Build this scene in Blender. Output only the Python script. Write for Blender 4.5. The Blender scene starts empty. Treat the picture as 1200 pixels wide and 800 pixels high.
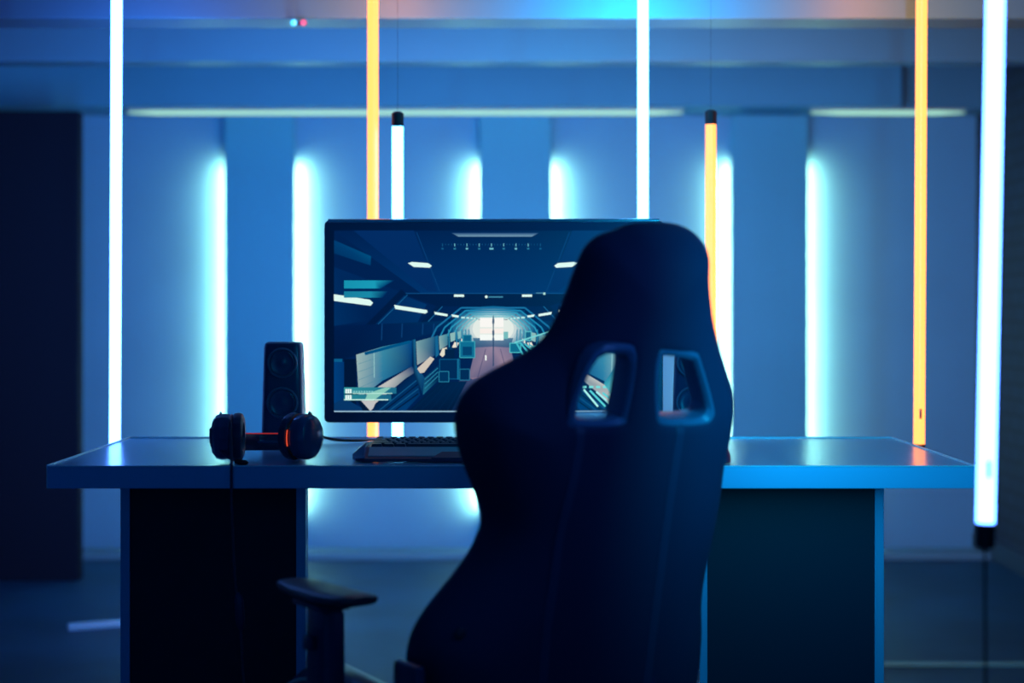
import bpy, bmesh, math, random
import numpy as np
from mathutils import Vector, Matrix
random.seed(7)
R = math.radians
SC = bpy.context.scene
COL = SC.collection

# ------------------------------------------------------------------ camera, world, exposure
F = 1953.0; HZ = 360.0; CAMZ = 1.058
cd = bpy.data.cameras.new('camera'); cam = bpy.data.objects.new('camera', cd); COL.objects.link(cam)
cam.location = (0, 0, CAMZ); cam.rotation_euler = (R(90), 0, 0)
cd.sensor_width = 36.0; cd.lens = F/1200*36.0; cd.shift_y = -(400-HZ)/1200
cd.clip_start = 0.05; cd.clip_end = 60
cd.dof.use_dof = True; cd.dof.focus_distance = 3.45; cd.dof.aperture_fstop = 1.9
SC.camera = cam
SC.view_settings.view_transform = 'Standard'; SC.view_settings.look = 'None'
SC.view_settings.gamma = 1.0; SC.view_settings.use_curve_mapping = False
SC.view_settings.exposure = 0.0
wd = bpy.data.worlds.new('world'); SC.world = wd; wd.use_nodes = True
bg = wd.node_tree.nodes['Background']; bg.inputs[0].default_value = (0.0, 0.27, 1.0, 1); bg.inputs[1].default_value = 0.22

P_BLUE, P_CYAN, P_ORANGE, P_NEAR = 11, 14, 11, 8      # light thrown by each tube
LED_K = 3; P_LED = 5.3; C_LED = (.95, 1.0, .5)
C_BLUE = (0.0, 0.28, 1.0); C_CYAN = (0.0, 0.55, 1.0); C_ORANGE = (1.0, 0.25, 0.06)

# ------------------------------------------------------------------ helpers
def lin(c):
    return tuple(((v/255)/12.92 if v/255 <= .04045 else ((v/255+.055)/1.055)**2.4) for v in c)
def P(px, py, Y):                       # a point of the photograph at distance Y
    return Vector(((px-600)/F*Y, Y, CAMZ+(HZ-py)/F*Y))
def mat(name, col, rough=.5, metal=0, noise=0, scale=20, bump=0, spec=.5, coat=0, stretch=None):
    m = bpy.data.materials.new(name); m.use_nodes = True
    nt = m.node_tree; b = nt.nodes['Principled BSDF']
    b.inputs['Base Color'].default_value = (*col, 1); b.inputs['Roughness'].default_value = rough
    b.inputs['Metallic'].default_value = metal; b.inputs['Specular IOR Level'].default_value = spec
    b.inputs['Coat Weight'].default_value = coat
    if noise or bump:
        tc = nt.nodes.new('ShaderNodeTexCoord'); mp = nt.nodes.new('ShaderNodeMapping')
        if stretch: mp.inputs['Scale'].default_value = stretch
        n = nt.nodes.new('ShaderNodeTexNoise'); n.inputs['Scale'].default_value = scale; n.inputs['Detail'].default_value = 5
        nt.links.new(tc.outputs['Object'], mp.inputs[0]); nt.links.new(mp.outputs[0], n.inputs['Vector'])
        if noise:
            r = nt.nodes.new('ShaderNodeValToRGB')
            r.color_ramp.elements[0].position = .3; r.color_ramp.elements[1].position = .7
            r.color_ramp.elements[0].color = (*[c*(1-noise) for c in col], 1)
            r.color_ramp.elements[1].color = (*[min(1, c*(1+noise)) for c in col], 1)
            nt.links.new(n.outputs['Fac'], r.inputs[0]); nt.links.new(r.outputs[0], b.inputs['Base Color'])
        if bump:
            bp = nt.nodes.new('ShaderNodeBump'); bp.inputs['Strength'].default_value = bump; bp.inputs['Distance'].default_value = .002
            nt.links.new(n.outputs['Fac'], bp.inputs['Height']); nt.links.new(bp.outputs[0], b.inputs['Normal'])
    return m
def emat(name, col, k=1):
    m = bpy.data.materials.new(name); m.use_nodes = True
    nt = m.node_tree; b = nt.nodes['Principled BSDF']
    b.inputs['Base Color'].default_value = (.06, .06, .06, 1); b.inputs['Roughness'].default_value = .3
    b.inputs['Emission Color'].default_value = (*col, 1); b.inputs['Emission Strength'].default_value = k
    return m
def mslat(name, col):
    m = mat(name, col, .7)
    nt = m.node_tree; b = nt.nodes['Principled BSDF']
    tc = nt.nodes.new('ShaderNodeTexCoord'); w = nt.nodes.new('ShaderNodeTexBrick')
    mp = nt.nodes.new('ShaderNodeMapping'); mp.inputs['Rotation'].default_value = (0, R(90), 0)
    sx = nt.nodes.new('ShaderNodeSeparateXYZ'); cx = nt.nodes.new('ShaderNodeCombineXYZ')
    nt.links.new(tc.outputs['Object'], sx.inputs[0]); nt.links.new(sx.outputs['Y'], cx.inputs['X']); nt.links.new(sx.outputs['Z'], cx.inputs['Y'])
    w.inputs['Scale'].default_value = 4; w.inputs['Color1'].default_value = (*col, 1); w.inputs['Color2'].default_value = (*[c*.8 for c in col], 1)
    w.inputs['Mortar'].default_value = (*[c*.4 for c in col], 1); w.inputs['Mortar Size'].default_value = .03
    nt.links.new(cx.outputs[0], w.inputs['Vector']); nt.links.new(w.outputs['Color'], b.inputs['Base Color'])
    return m

WM = {}
def obj(name, bm, m, parent=None, smooth=True, mats=None, origin=None):
    """verts are given in world space; the object is stored in its parent's frame"""
    W = WM.get(parent.name if parent else None, Matrix.Identity(4))
    loc = Matrix.Identity(4)
    if origin is not None and parent is None: loc = Matrix.Translation(Vector(origin))
    bm.transform((W@loc).inverted())
    me = bpy.data.meshes.new(name)
    bmesh.ops.recalc_face_normals(bm, faces=bm.faces[:])
    bm.to_mesh(me); bm.free()
    for mm in (mats or [m]): me.materials.append(mm)
    o = bpy.data.objects.new(name, me); COL.objects.link(o)
    if smooth:
        for p in me.polygons: p.use_smooth = True
        try: me.set_sharp_from_angle(angle=R(40))
        except Exception: pass
    if parent: o.parent = parent
    else: o.matrix_world = loc
    WM[o.name] = W@loc
    return o
def tag(o, label, cat, group=None, kind=None):
    if label: o['label'] = label
    if cat: o['category'] = cat
    if group: o['group'] = group
    if kind: o['kind'] = kind
    return o
def thing(name, label, cat, loc=(0, 0, 0), rz=0, group=None):
    o = bpy.data.objects.new(name, None); COL.objects.link(o); o.empty_display_size = .1
    o.location = loc; o.rotation_euler = (0, 0, rz)
    WM[o.name] = Matrix.Translation(Vector(loc)) @ Matrix.Rotation(rz, 4, 'Z')
    return tag(o, label, cat, group)
def struct(name, bm, m, smooth=False):
    o = obj(name, bm, m, smooth=smooth); o['kind'] = 'structure'; return o
def NB(): return bmesh.new()
def box(bm, a, b, bev=0, seg=2, M=None):
    x0, y0, z0 = a; x1, y1, z1 = b
    vs = [bm.verts.new(v) for v in ((x0,y0,z0),(x1,y0,z0),(x1,y1,z0),(x0,y1,z0),(x0,y0,z1),(x1,y0,z1),(x1,y1,z1),(x0,y1,z1))]
    fs = [bm.faces.new([vs[i] for i in f]) for f in ((0,3,2,1),(4,5,6,7),(0,1,5,4),(1,2,6,5),(2,3,7,6),(3,0,4,7))]
    geom = vs
    if bev:
        es = list({e for f in fs for e in f.edges})
        r = bmesh.ops.bevel(bm, geom=es, offset=bev, segments=seg, profile=.5, affect='EDGES')
        geom = list({v for f in r['faces'] for v in f.verts} | {v for v in vs if v.is_valid})
    if M is not None: bmesh.ops.transform(bm, matrix=M, verts=geom)
    return bm
def frame(t):
    t = t.normalized(); a = Vector((0, 0, 1)) if abs(t.z) < .9 else Vector((1, 0, 0))
    x = a.cross(t).normalized(); return x, t.cross(x)
def catmull(pts, n=6, closed=False):
    pts = [Vector(p) for p in pts]; out = []; N = len(pts)
    for i in range(N if closed else N-1):
        g = (lambda k: pts[k % N]) if closed else (lambda k: pts[max(0, min(N-1, k))])
        p0, p1, p2, p3 = g(i-1), g(i), g(i+1), g(i+2)
        for k in range(n):
            t = k/n
            out.append(.5*((2*p1)+(p2-p0)*t+(2*p0-5*p1+4*p2-p3)*t*t+(3*p1-p0-3*p2+p3)*t**3))
    if not closed: out.append(pts[-1])
    return out
def rings(bm, rs, cap=True, closed=False):
    V = [[bm.verts.new(p) for p in r] for r in rs]; n = len(V[0])
    for i in range(len(V) if closed else len(V)-1):
        A, B = V[i], V[(i+1) % len(V)]
        for j in range(n): bm.faces.new((A[j], A[(j+1) % n], B[(j+1) % n], B[j]))
    if cap and not closed:
        bm.faces.new(V[0][::-1]); bm.faces.new(V[-1])
def tube(bm, pts, r, seg=10, closed=False, rfun=None, sq=None, up=None):
    pts = [Vector(p) for p in pts]; N = len(pts); rs = []
    for i, p in enumerate(pts):
        t = (pts[(i+1) % N]-pts[i-1]) if closed else (pts[min(N-1, i+1)]-pts[max(0, i-1)])
        if up is not None:
            t.normalize(); y = Vector(up); x = y.cross(t).normalized(); y = t.cross(x)
        else: x, y = frame(t)
        rr = rfun(i/(N-1)) if rfun else r
        a, b = (rr, rr) if sq is None else (rr*sq[0], rr*sq[1])
        rs.append([p+x*math.cos(2*math.pi*k/seg)*a+y*math.sin(2*math.pi*k/seg)*b for k in range(seg)])
    rings(bm, rs, closed=closed); return bm
def cyl(bm, a, b, r, seg=24): return tube(bm, [a, b], r, seg)
def lathe(bm, prof, o, axis, seg=40, sy=1.0, ripple=None, close=False):
    o = Vector(o); ax = Vector(axis).normalized(); x, y = frame(ax); rs = []
    for t, r in prof:
        rs.append([o+ax*t+(x*math.cos(q)+y*math.sin(q)*sy)*(r*(1+(ripple(q) if ripple else 0))) for q in [2*math.pi*k/seg for k in range(seg)]])
    rings(bm, rs, cap=not close, closed=close); return bm
def superring(c, X, Y, a, b, n=24, e=3.0):
    out = []
    for k in range(n):
        q = 2*math.pi*k/n; cq, sq = math.cos(q), math.sin(q)
        out.append(Vector(c)+Vector(X)*a*math.copysign(abs(cq)**(2/e), cq)+Vector(Y)*b*math.copysign(abs(sq)**(2/e), sq))
    return out

# ------------------------------------------------------------------ materials
M_wall = mat('painted_wall', (.11, .34, .58), .6, noise=.04, scale=3, bump=.1)
M_pil = mat('pilaster_paint', (.06, .36, .56), .55, noise=.04, scale=3)
M_ceil = mat('ceiling_paint', (.06, .30, .50), .6, noise=.04, scale=3)
M_beam = mat('beam_paint', (.07, .24, .38), .42, noise=.03, scale=4)
M_floor = mat('polished_concrete', (.006, .06, .14), .5, spec=.25, noise=.25, scale=2.2, bump=.1)
M_dark = mat('dark_partition', (.006, .012, .03), .7, spec=.1)
M_brick = mslat('painted_brick', (.012, .04, .085))
M_bbd = mat('dark_baseboard', (.02, .06, .10), .5)
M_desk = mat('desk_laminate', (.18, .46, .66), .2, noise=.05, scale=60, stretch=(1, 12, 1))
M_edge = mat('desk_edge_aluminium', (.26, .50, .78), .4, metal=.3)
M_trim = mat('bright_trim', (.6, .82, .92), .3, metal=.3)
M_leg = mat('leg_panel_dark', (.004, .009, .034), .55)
M_plas = mat('black_plastic', (.012, .035, .10), .35)  # missing blue fill light is put into these dark plastics, fabric and leather colours
M_bez = mat('monitor_housing', (.008, .05, .12), .2)
M_plasg = mat('glossy_black_plastic', (.02, .08, .18), .2)
M_mesh = mat('chair_fabric', (.004, .036, .095), .75, bump=.3, scale=400)
M_trimc = mat('chair_opening_trim', (.05, .24, .38), .3)
M_seam = mat('chair_seam', (.012, .065, .14), .5)
M_leather = mat('chair_leather', (.018, .045, .10), .33, bump=.2, scale=120)
M_pip = mat('light_piping', (.45, .6, .5), .5)
M_pad = mat('armrest_pad', (.03, .045, .06), .38)
M_rub = mat('rubber', (.01, .012, .018), .6)
M_cone = mat('speaker_cone', (.02, .05, .12), .32)
M_ring = mat('speaker_ring', (.05, .12, .20), .3)
M_red = mat('red_accent', (.75, .06, .03), .35)
M_redl = emat('red_accent_light', (1.0, .10, .04), .9)
M_redd = emat('dim_red_light', (.8, .04, .03), .35)
M_key = mat('keycap', (.03, .06, .10), .3)
M_kbd = mat('keyboard_plate', (.06, .46, .50), .28)
M_steel = mat('steel', (.5, .55, .6), .3, metal=1)
M_cable = mat('braided_cable', (.07, .07, .11), .5, bump=.6, scale=300)

# ------------------------------------------------------------------ the setting
XL, XR, YB, ZC = -2.35, 2.02, 7.25, 2.5
YP = 7.17                               # pilaster fronts
def slab(a, b): return box(NB(), a, b)
struct('floor', slab((XL-.1, -1.2, -.06), (XR+.1, YB+.1, 0)), M_floor)
struct('ceiling', slab((XL-.1, -1.2, ZC), (XR+.1, YB+.1, ZC+.06)), M_ceil)
struct('wall_back', slab((XL-.1, YB, 0), (XR+.1, YB+.1, ZC)), M_wall)
struct('wall_left', slab((XL-.1, -1.2, 0), (XL, YB, ZC)), M_wall)
struct('wall_right', slab((XR, -1.2, 0), (XR+.1, YB, ZC)), M_brick)
def X_(px, Y): return (px-600)/F*Y
pil = [(263, 345), (562, 646), (857, 947)]
n = 1
YP = 7.16
for a, b in pil:
    bb = box(NB(), (X_(a, YP), YP, 0), (X_(b, YP), YP+.018, 1.885), .003); box(bb, (X_(a, YP)+.045, YP+.018, 0), (X_(b, YP)-.045, YB, 1.885))
    struct('trim_%d' % n, bb, M_pil); n += 1
struct('trim_4', box(NB(), (XL, 6.9, 1.89), (X_(1057, 6.9), YB, 2.07), .004), M_ceil)            # soffit
struct('trim_5', box(NB(), (XL, 5.60, 1.884), (XR, 5.72, ZC), .004), M_beam)
struct('trim_6', box(NB(), (XL, 4.50, 1.837), (XR, 4.66, ZC), .004), M_beam)
struct('trim_7', box(NB(), (X_(1057, 6.9), 7.0, 1.89), (XR, YB, 2.2), .004), M_beam)
struct('baseboard_back', box(NB(), (XL, 6.98, 0), (XR, 7.15, .028), .003), mat('plinth', (.10, .26, .38), .5))
struct('baseboard_right', box(NB(), (XR-.015, 2.5, 0), (XR, YB, .08), .003), M_bbd)
struct('trim_8', box(NB(), (XL, 6.45, 0), (X_(92, 6.45), 6.52, 1.818), .004), M_dark)             # dark partition
struct('trim_9', box(NB(), (1.09, 4.89, 0), (XR, 4.93, .012), .002), mat('floor_strip_paint', (.05, .30, .38), .5))                       # floor strip

b = NB(); Mx = Matrix.Translation((X_(112, 5.47), 5.49, .012)) @ Matrix.Rotation(R(24), 4, 'Z')
box(b, (-.095, -.014, -.012), (.095, .014, .012), .005, M=Mx)
tag(obj('floor_bar', b, mat('pale_bar', (.16, .5, .75), .5), origin=(X_(112, 5.47), 5.49, 0)), 'short pale bar lying on the dark floor left of the desk', 'bar')

# concealed strips beside the pilasters
M_led = emat('led_strip_glow', (.80, 1.0, .80), LED_K)
M_ledb = mat('led_profile', (.5, .55, .55), .4)
GL = 'glowing strips beside the wall pilasters'
leds = []
for k, (a, b_) in enumerate(pil):
    for side in (-1, 1):
        x = (X_(a, YP) if side < 0 else X_(b_, YP))-side*.026
        w = ('left', 'middle', 'right')[k]
        t = thing('led_strip_light', 'pale green-white wall light strip on the %s edge of the %s blue wall pilaster' % ('left' if side < 0 else 'right', w), 'light strip', (x, YB, .14), 0, GL)
        bb = NB(); x0, x1 = sorted((x, x+side*.006)); box(bb, (x0, YB-.046, .16), (x1, YB-.026, 1.70)); obj('mounting_profile', bb, M_ledb, t, False)
        bb = NB(); x0, x1 = sorted((x+side*.006, x+side*.014)); box(bb, (x0, YB-.044, .17), (x1, YB-.028, 1.69), .002); obj('glowing_strip', bb, M_led, t)
        ld = bpy.data.lights.new('strip_lamp', 'AREA'); ld.shape = 'RECTANGLE'; ld.size = .014; ld.size_y = 1.50; ld.energy = P_LED; ld.color = C_LED; ld.spread = R(130)
        lo = bpy.data.objects.new('strip_lamp', ld); COL.objects.link(lo); lo.parent = t
        zax = Vector((-side*.62, -.78, 0)).normalized(); yax = Vector((0, 0, 1)); xax = yax.cross(zax)
        MM = Matrix((xax, yax, zax)).transposed().to_4x4(); MM.translation = Vector((x+side*.018, YB-.048, .93))
        lo.matrix_local = WM[t.name].inverted() @ MM
        leds.append(t)

M_ledgeglow = emat('ledge_glow', (.50, 1.0, .78), .85)  # added: light of the pilaster strips on the ledge underside, made as glowing strips
for x0, x1, w in ((X_(150, 7.0), X_(800, 7.0), 'long pale added strip standing for the lit underside of the ceiling ledge above the left and middle wall bays'), (X_(950, 7.0), X_(1130, 7.0), 'short pale added strip standing for the lit underside of the ceiling ledge above the right wall bay')):
    t = thing('added_ledge_glow', w, 'light strip', ((x0+x1)/2, 7.0, 1.87), 0, 'added glow strips under the ledge')
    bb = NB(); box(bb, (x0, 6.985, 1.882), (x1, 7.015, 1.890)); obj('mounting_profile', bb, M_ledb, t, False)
    bb = NB(); rings(bb, [superring((x, 7.0, 1.874), (0, 1, 0), (0, 0, 1), .012, .009*k, 16, 2) for x, k in ((x0, .2), (x0+.12, 1), (x1-.12, 1), (x1, .2))]); obj('glowing_strip', bb, M_ledgeglow, t)

# ------------------------------------------------------------------ tube lamps
M_tb = emat('blue_tube_glow', (1.1, 3.4, 14.0), 1.0)
M_tc = emat('cyan_tube_glow', (1.1, 6.5, 13.0), 1.0)
M_to = emat('orange_tube_glow', (3.3, .85, .17), 1.0)
TG = 'coloured light tubes hanging around the desk'
def tubelamp(label, xt, xb, Y, zt, zb, m, col, power, slit=False, cord=False, r=.0135, lamp_top=9):
    """xt, xb: world x of the top and bottom ends"""
    t = thing('tube_light', label, 'tube light', (xb, Y, zb), 0, TG)
    A, B = Vector((xt, Y, zt)), Vector((xb, Y, zb)); d = (B-A).normalized()
    bb = NB(); cyl(bb, A+d*.03, B-d*.03, r, 28); obj('light_tube', bb, m, t)
    for Q, s in ((A, 1), (B, -1)):
        bb = NB(); lathe(bb, [(0, r*.6), (.004, r*1.08), (.034, r*1.08), (.036, r*1.0)], Q, d*s, 24); obj('end_cap', bb, M_rub, t)
    bb = NB(); cyl(bb, A, Vector((xt, Y, ZC)), .0004, 8); obj('hanging_wire', bb, M_rub, t)
    if slit:
        bb = NB(); c = B-d*.11+Vector((0, -r, 0)); box(bb, (c.x-.0028, c.y-.001, c.z-.012), (c.x+.0028, c.y+.002, c.z+.012), .001); obj('clip', bb, M_plas, t)
    if cord:
        bb = NB(); tube(bb, catmull([B, B+Vector((.002, .005, -.3)), B+Vector((.0, .02, -zb+.02)), B+Vector((.05, .3, -zb+.006)), B+Vector((-.1, .8, -zb+.006))], 10), .002, 8); obj('power_cord', bb, M_rub, t)
    ld = bpy.data.lights.new('tube_light_lamp', 'AREA'); ld.shape = 'RECTANGLE'; ld.size = .02; ld.size_y = (zt-zb)-.08
    lt = min(zt-.04, lamp_top); ld.size_y = lt-zb-.04; ld.energy = power; ld.color = col; ld.spread = R(115 if col[0] == 0 else 180)
    lo = bpy.data.objects.new('tube_light_lamp', ld); COL.objects.link(lo)
    mid = B+(A-B)*(((lt+zb+.04)/2-zb)/(zt-zb))+Vector((0, r+.003, 0)); lo.parent = t
    # local -Z faces +Y (away behind the tube), local Y runs along the tube
    yax = (A-B).normalized(); zax = Vector((0, -1, 0)); xax = yax.cross(zax).normalized()
    MM = Matrix((xax, yax, zax)).transposed().to_4x4(); MM.translation = mid
    lo.matrix_local = WM[t.name].inverted() @ MM
    return t
YT = 4.05
tubelamp('blue-white light tube hanging behind the left end of the desk', X_(138, YT)-.001, X_(134.5, YT), YT, 2.17, .67, M_tb, C_BLUE, P_BLUE, lamp_top=1.62)
tubelamp('long orange light tube hanging behind the left half of the monitor', X_(437, YT), X_(437, YT), YT, 2.17, .67, M_to, C_ORANGE, P_ORANGE)
tubelamp('short white-cyan light tube with its top cap showing, behind the monitor', X_(466, 4.03), X_(466, 4.03), 4.03, P(0, 131, 4.03).z, .66, M_tc, C_CYAN, P_CYAN*.7)
tubelamp('long white-cyan light tube hanging above the right end of the monitor', X_(753.5, YT), X_(753.5, YT), YT, 2.17, .67, M_tc, C_CYAN, P_CYAN, lamp_top=1.92)
tubelamp('short orange light tube with its top cap showing, beside the chair headrest', X_(833, 4.15), X_(833, 4.15), 4.15, P(0, 129, 4.15).z, .66, M_to, C_ORANGE, P_ORANGE*.7)
tubelamp('long orange light tube hanging behind the right end of the desk', X_(1081, YT), X_(1077, YT), YT, 2.17, .69, M_to, C_ORANGE, P_ORANGE, slit=True)
tubelamp('thick-looking blue-white light tube nearest the viewer, right of the desk', .676, .647, 2.28, 2.236, P(0, 643, 2.28).z, M_tb, (0, .55, 1), P_NEAR, slit=True, cord=True, r=.0122)

# glints of the tubes on the front beam, added as small glowing discs
t = thing('beam_glint', 'tiny cyan and pink glint of the light tubes, added under the ceiling beam', 'glint', P(351, 28, 4.5)+Vector((0, -.02, 0)))
c = P(351, 28, 4.5)+Vector((0, -.012, 0))
bb = NB(); box(bb, (c.x-.022, c.y-.004, c.z-.005), (c.x+.022, c.y+.012, c.z+.005), .002); obj('housing', bb, M_plas, t)  # backing block for the added glint discs
for s, m in ((-1, emat('cyan_glint', (.1, 1.2, 2.2))), (1, emat('pink_glint', (1.0, .12, .35)))):
    bb = NB(); lathe(bb, [(0, .009), (.004, .008), (.007, .003)], (c.x+s*.013, c.y-.008, c.z), (0, -1, 0), 16); obj('lens', bb, m, t)  # each disc is a tube reflection given its own glow

# ------------------------------------------------------------------ desk
DZ, YF, YK = .75, 3.24, 3.94
DL, DR = -.902, .898
desk = thing('desk', 'wide grey desk with aluminium edge and two dark panel legs', 'desk', (0, 3.59, 0))
obj('desktop', box(NB(), (DL, YF+.002, DZ-.043), (DR, YK, DZ-.001), .0015), M_desk, desk, False)
bb = NB(); box(bb, (DL-.001, YF-.002, DZ-.044), (DR+.001, YF+.002, DZ-.0005), .001); fe = obj('front_edge', bb, M_edge, desk, False)
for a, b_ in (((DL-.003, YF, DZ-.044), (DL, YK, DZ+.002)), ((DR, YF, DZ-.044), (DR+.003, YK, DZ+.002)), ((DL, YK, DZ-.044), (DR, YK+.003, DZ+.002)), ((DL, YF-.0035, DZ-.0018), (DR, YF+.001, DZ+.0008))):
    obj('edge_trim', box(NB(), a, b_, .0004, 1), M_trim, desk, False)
YG = 3.40
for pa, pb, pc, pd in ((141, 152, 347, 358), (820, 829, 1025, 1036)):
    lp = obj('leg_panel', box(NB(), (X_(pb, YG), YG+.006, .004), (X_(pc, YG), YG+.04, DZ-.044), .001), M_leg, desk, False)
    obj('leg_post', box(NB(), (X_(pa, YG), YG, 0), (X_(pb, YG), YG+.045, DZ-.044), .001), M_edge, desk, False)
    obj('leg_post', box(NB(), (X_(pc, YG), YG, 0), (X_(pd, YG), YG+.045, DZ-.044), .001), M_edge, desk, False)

# ------------------------------------------------------------------ monitor
YM = 3.72
ml, mr, mt, mb = X_(380, YM), X_(777, YM), P(0, 258.5, YM).z, P(0, 495, YM).z
mx = (ml+mr)/2
mon = thing('monitor', 'large wide black computer monitor showing a spaceship corridor game', 'monitor', (mx, YM+.06, DZ))
def rrect(x0, x1, z0, z1, y, r, n=6):
    out = []
    for cx, cz, q0 in ((x1-r, z1-r, 0), (x0+r, z1-r, 90), (x0+r, z0+r, 180), (x1-r, z0+r, 270)):
        for k in range(n+1):
            q = R(q0+90*k/n); out.append(Vector((cx+r*math.cos(q), y, cz+r*math.sin(q))))
    return out
bw = .0215
bb = NB()
rings(bb, [rrect(ml+bw, mr-bw, mb+bw+.002, mt-bw, YM+.004, .001), rrect(ml+bw, mr-bw, mb+bw+.002, mt-bw, YM, .001), rrect(ml+.002, mr-.002, mb+.002, mt-.002, YM, .009),
           rrect(ml, mr, mb, mt, YM+.002, .011), rrect(ml, mr, mb, mt, YM+.028, .011), rrect(ml+.02, mr-.02, mb+.02, mt-.02, YM+.034, .011),
           rrect(mx-.2, mx+.2, mb+.08, mt-.09, YM+.055, .02)])
obj('housing', bb, M_bez, mon)
bb = NB(); cyl(bb, (ml+.008, YM+.004, mt-.001), (mr-.008, YM+.004, mt), .0050, 24); obj('top_edge', bb, mat('polished_edge', (.8, .9, .95), .18, metal=1), mon)
bb = NB(); cyl(bb, (mx, YM+.05, mb+.16), (mx, YM+.085, mb+.16), .03); box(bb, (mx-.028, YM+.075, DZ+.008), (mx+.028, YM+.095, mb+.2), .004); obj('stand_neck', bb, M_plas, mon)
bb = NB(); rs = [superring((mx, YM+.05, z), (1, 0, 0), (0, 1, 0), .075*s, .095*s, 32, 4) for z, s in ((DZ+.0005, 1), (DZ+.006, 1), (DZ+.009, .97))]
rings(bb, rs); obj('stand_foot', bb, M_plas, mon)

# the picture on the screen: flat coloured shapes, one mesh
class Screen:
    def __init__(s): s.bm = bmesh.new(); s.cl = s.bm.loops.layers.float_color.new('Col'); s.k = 0
    def pt(s, X, Y, d):
        px, py = 370+X/2.9625, 240+Y/2.9625
        v = P(px, py, YM); return Vector((max(ml+bw, min(mr-bw, v.x)), YM+.0036-d, max(mb+bw+.002, min(mt-bw, v.z))))
    def poly(s, pts, c, mirror=False):
        cs = c if isinstance(c, list) else [c]*len(pts)
        for mm in ((0, 1) if mirror else (0,)):
            s.k += 1; d = .00001*s.k
            ps = [((1231-x) if mm else x, y) for x, y in pts]
            vs = [s.bm.verts.new(s.pt(x, y, d)) for x, y in ps]
            try: f = s.bm.faces.new(vs if not mm else vs[::-1])
            except ValueError: continue
            cc = cs if not mm else cs[::-1]
            for l, q in zip(f.loops, cc): l[s.cl] = (*lin(q), 1)
    def rect(s, x0, y0, x1, y1, c, c2=None, mirror=False):
        s.poly([(x0, y0), (x1, y0), (x1, y1), (x0, y1)], c if c2 is None else [c, c2, c2, c], mirror)
    def line(s, a, b, w, c, mirror=False):
        dx, dy = b[0]-a[0], b[1]-a[1]; L = math.hypot(dx, dy); nx, ny = -dy/L*w/2, dx/L*w/2
        s.poly([(a[0]+nx, a[1]+ny), (b[0]+nx, b[1]+ny), (b[0]-nx, b[1]-ny), (a[0]-nx, a[1]-ny)], c, mirror)
S = Screen()
D0, D1, D2 = (0, 30, 78), (0, 42, 98), (0, 56, 112)
S.rect(50, 80, 1185, 730, D0)
S.poly([(50, 80), (1185, 80), (860, 310), (370, 310)], [D0, D0, (0, 48, 105), (0, 48, 105)])
S.poly([(130, 80), (340, 80), (420, 300), (390, 300)], (2, 42, 98), True)
S.line((350, 95), (430, 300), 3, (10, 60, 115), True)
S.poly([(62, 122), (192, 178), (190, 210), (62, 168)], [(0, 62, 115), (0, 80, 128), (0, 60, 110), (0, 50, 100)], True)
S.poly([(62, 215), (290, 300), (190, 400), (62, 420)], [(0, 40, 92), (0, 34, 84), D0, (0, 46, 98)], True)
S.poly([(300, 308), (615, 308), (615, 352), (420, 352)], (0, 24, 66), True)
S.line((300, 307), (615, 307), 3, (15, 75, 130), True)
# sloping wall panels and girders
S.poly([(300, 312), (385, 345), (350, 415), (190, 415)], [(0, 44, 96), (0, 50, 104), (0, 46, 98), (0, 40, 90)], True)
S.line((305, 300), (180, 425), 22, (0, 22, 62), True)
S.line((430, 350), (365, 415), 14, (0, 26, 68), True)
S.line((318, 312), (205, 425), 3, (20, 88, 138), True)
S.line((440, 352), (372, 424), 3, (26, 98, 146), True)
S.poly([(62, 420), (185, 415), (460, 402), (470, 425), (340, 465), (62, 545)], [(0, 26, 72), (0, 26, 72), (0, 46, 90), (0, 40, 90), (0, 24, 66), (0, 20, 60)], True)
for x in (230, 300, 372, 410): S.line((x, 412), (x-2, 470-(x-230)*.14), 4, (12, 60, 112), True)
# end door, halo, and nested arches
for i in range(9):
    q = i/8; rx, ry = 150*(1-q)+72*q, 80*(1-q)+50*q
    c = tuple(int(a*(1-q)+b*q) for a, b in zip((8, 84, 130), (232, 240, 232)))
    S.poly([(616+rx*math.cos(R(a)), 430+ry*math.sin(R(a))) for a in range(0, 360, 15)], c)
for k, f in enumerate((1.0, .86, .74, .64, .55, .47)):
    c = [(24, 110, 158), (30, 134, 176), (44, 156, 190), (60, 170, 196), (90, 190, 205), (130, 208, 212)][k]; w = 5*f+1
    pts = [(616+(x-616)*f, 425+(y-425)*f) for x, y in ((398, 470), (420, 425), (505, 357), (616, 357))]
    for a, b_ in zip(pts, pts[1:]): S.line(a, b_, w, c, True)
    S.line((616+(505-616)*f, 425+(368-425)*f), (616, 425+(368-425)*f), 2, (10, 70, 120), True)
# floor
S.poly([(555, 492), (616, 488), (616, 716), (320, 716), (420, 640), (530, 600)], [(96, 98, 132), (130, 116, 148), (20, 48, 92), (0, 24, 58), (0, 30, 64), (60, 70, 110)], True)
S.poly([(556, 495), (616, 490), (616, 590), (545, 605), (530, 600)], [(120, 112, 142), (150, 132, 156), (76, 82, 122), (150, 122, 140), (120, 108, 135)], True)
S.poly([(545, 462), (616, 462), (616, 492), (556, 495)], [(70, 120, 150), (110, 140, 165), (80, 96, 132), (50, 86, 124)], True)
S.poly([(320, 716), (430, 615), (525, 612), (470, 716)], [(0, 26, 62), (0, 30, 66), (0, 34, 74), (0, 20, 52)], True)
for i in range(5): S.line((335+i*30, 714), (440+i*18, 620), 2, (0, 38, 76), True)
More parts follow.
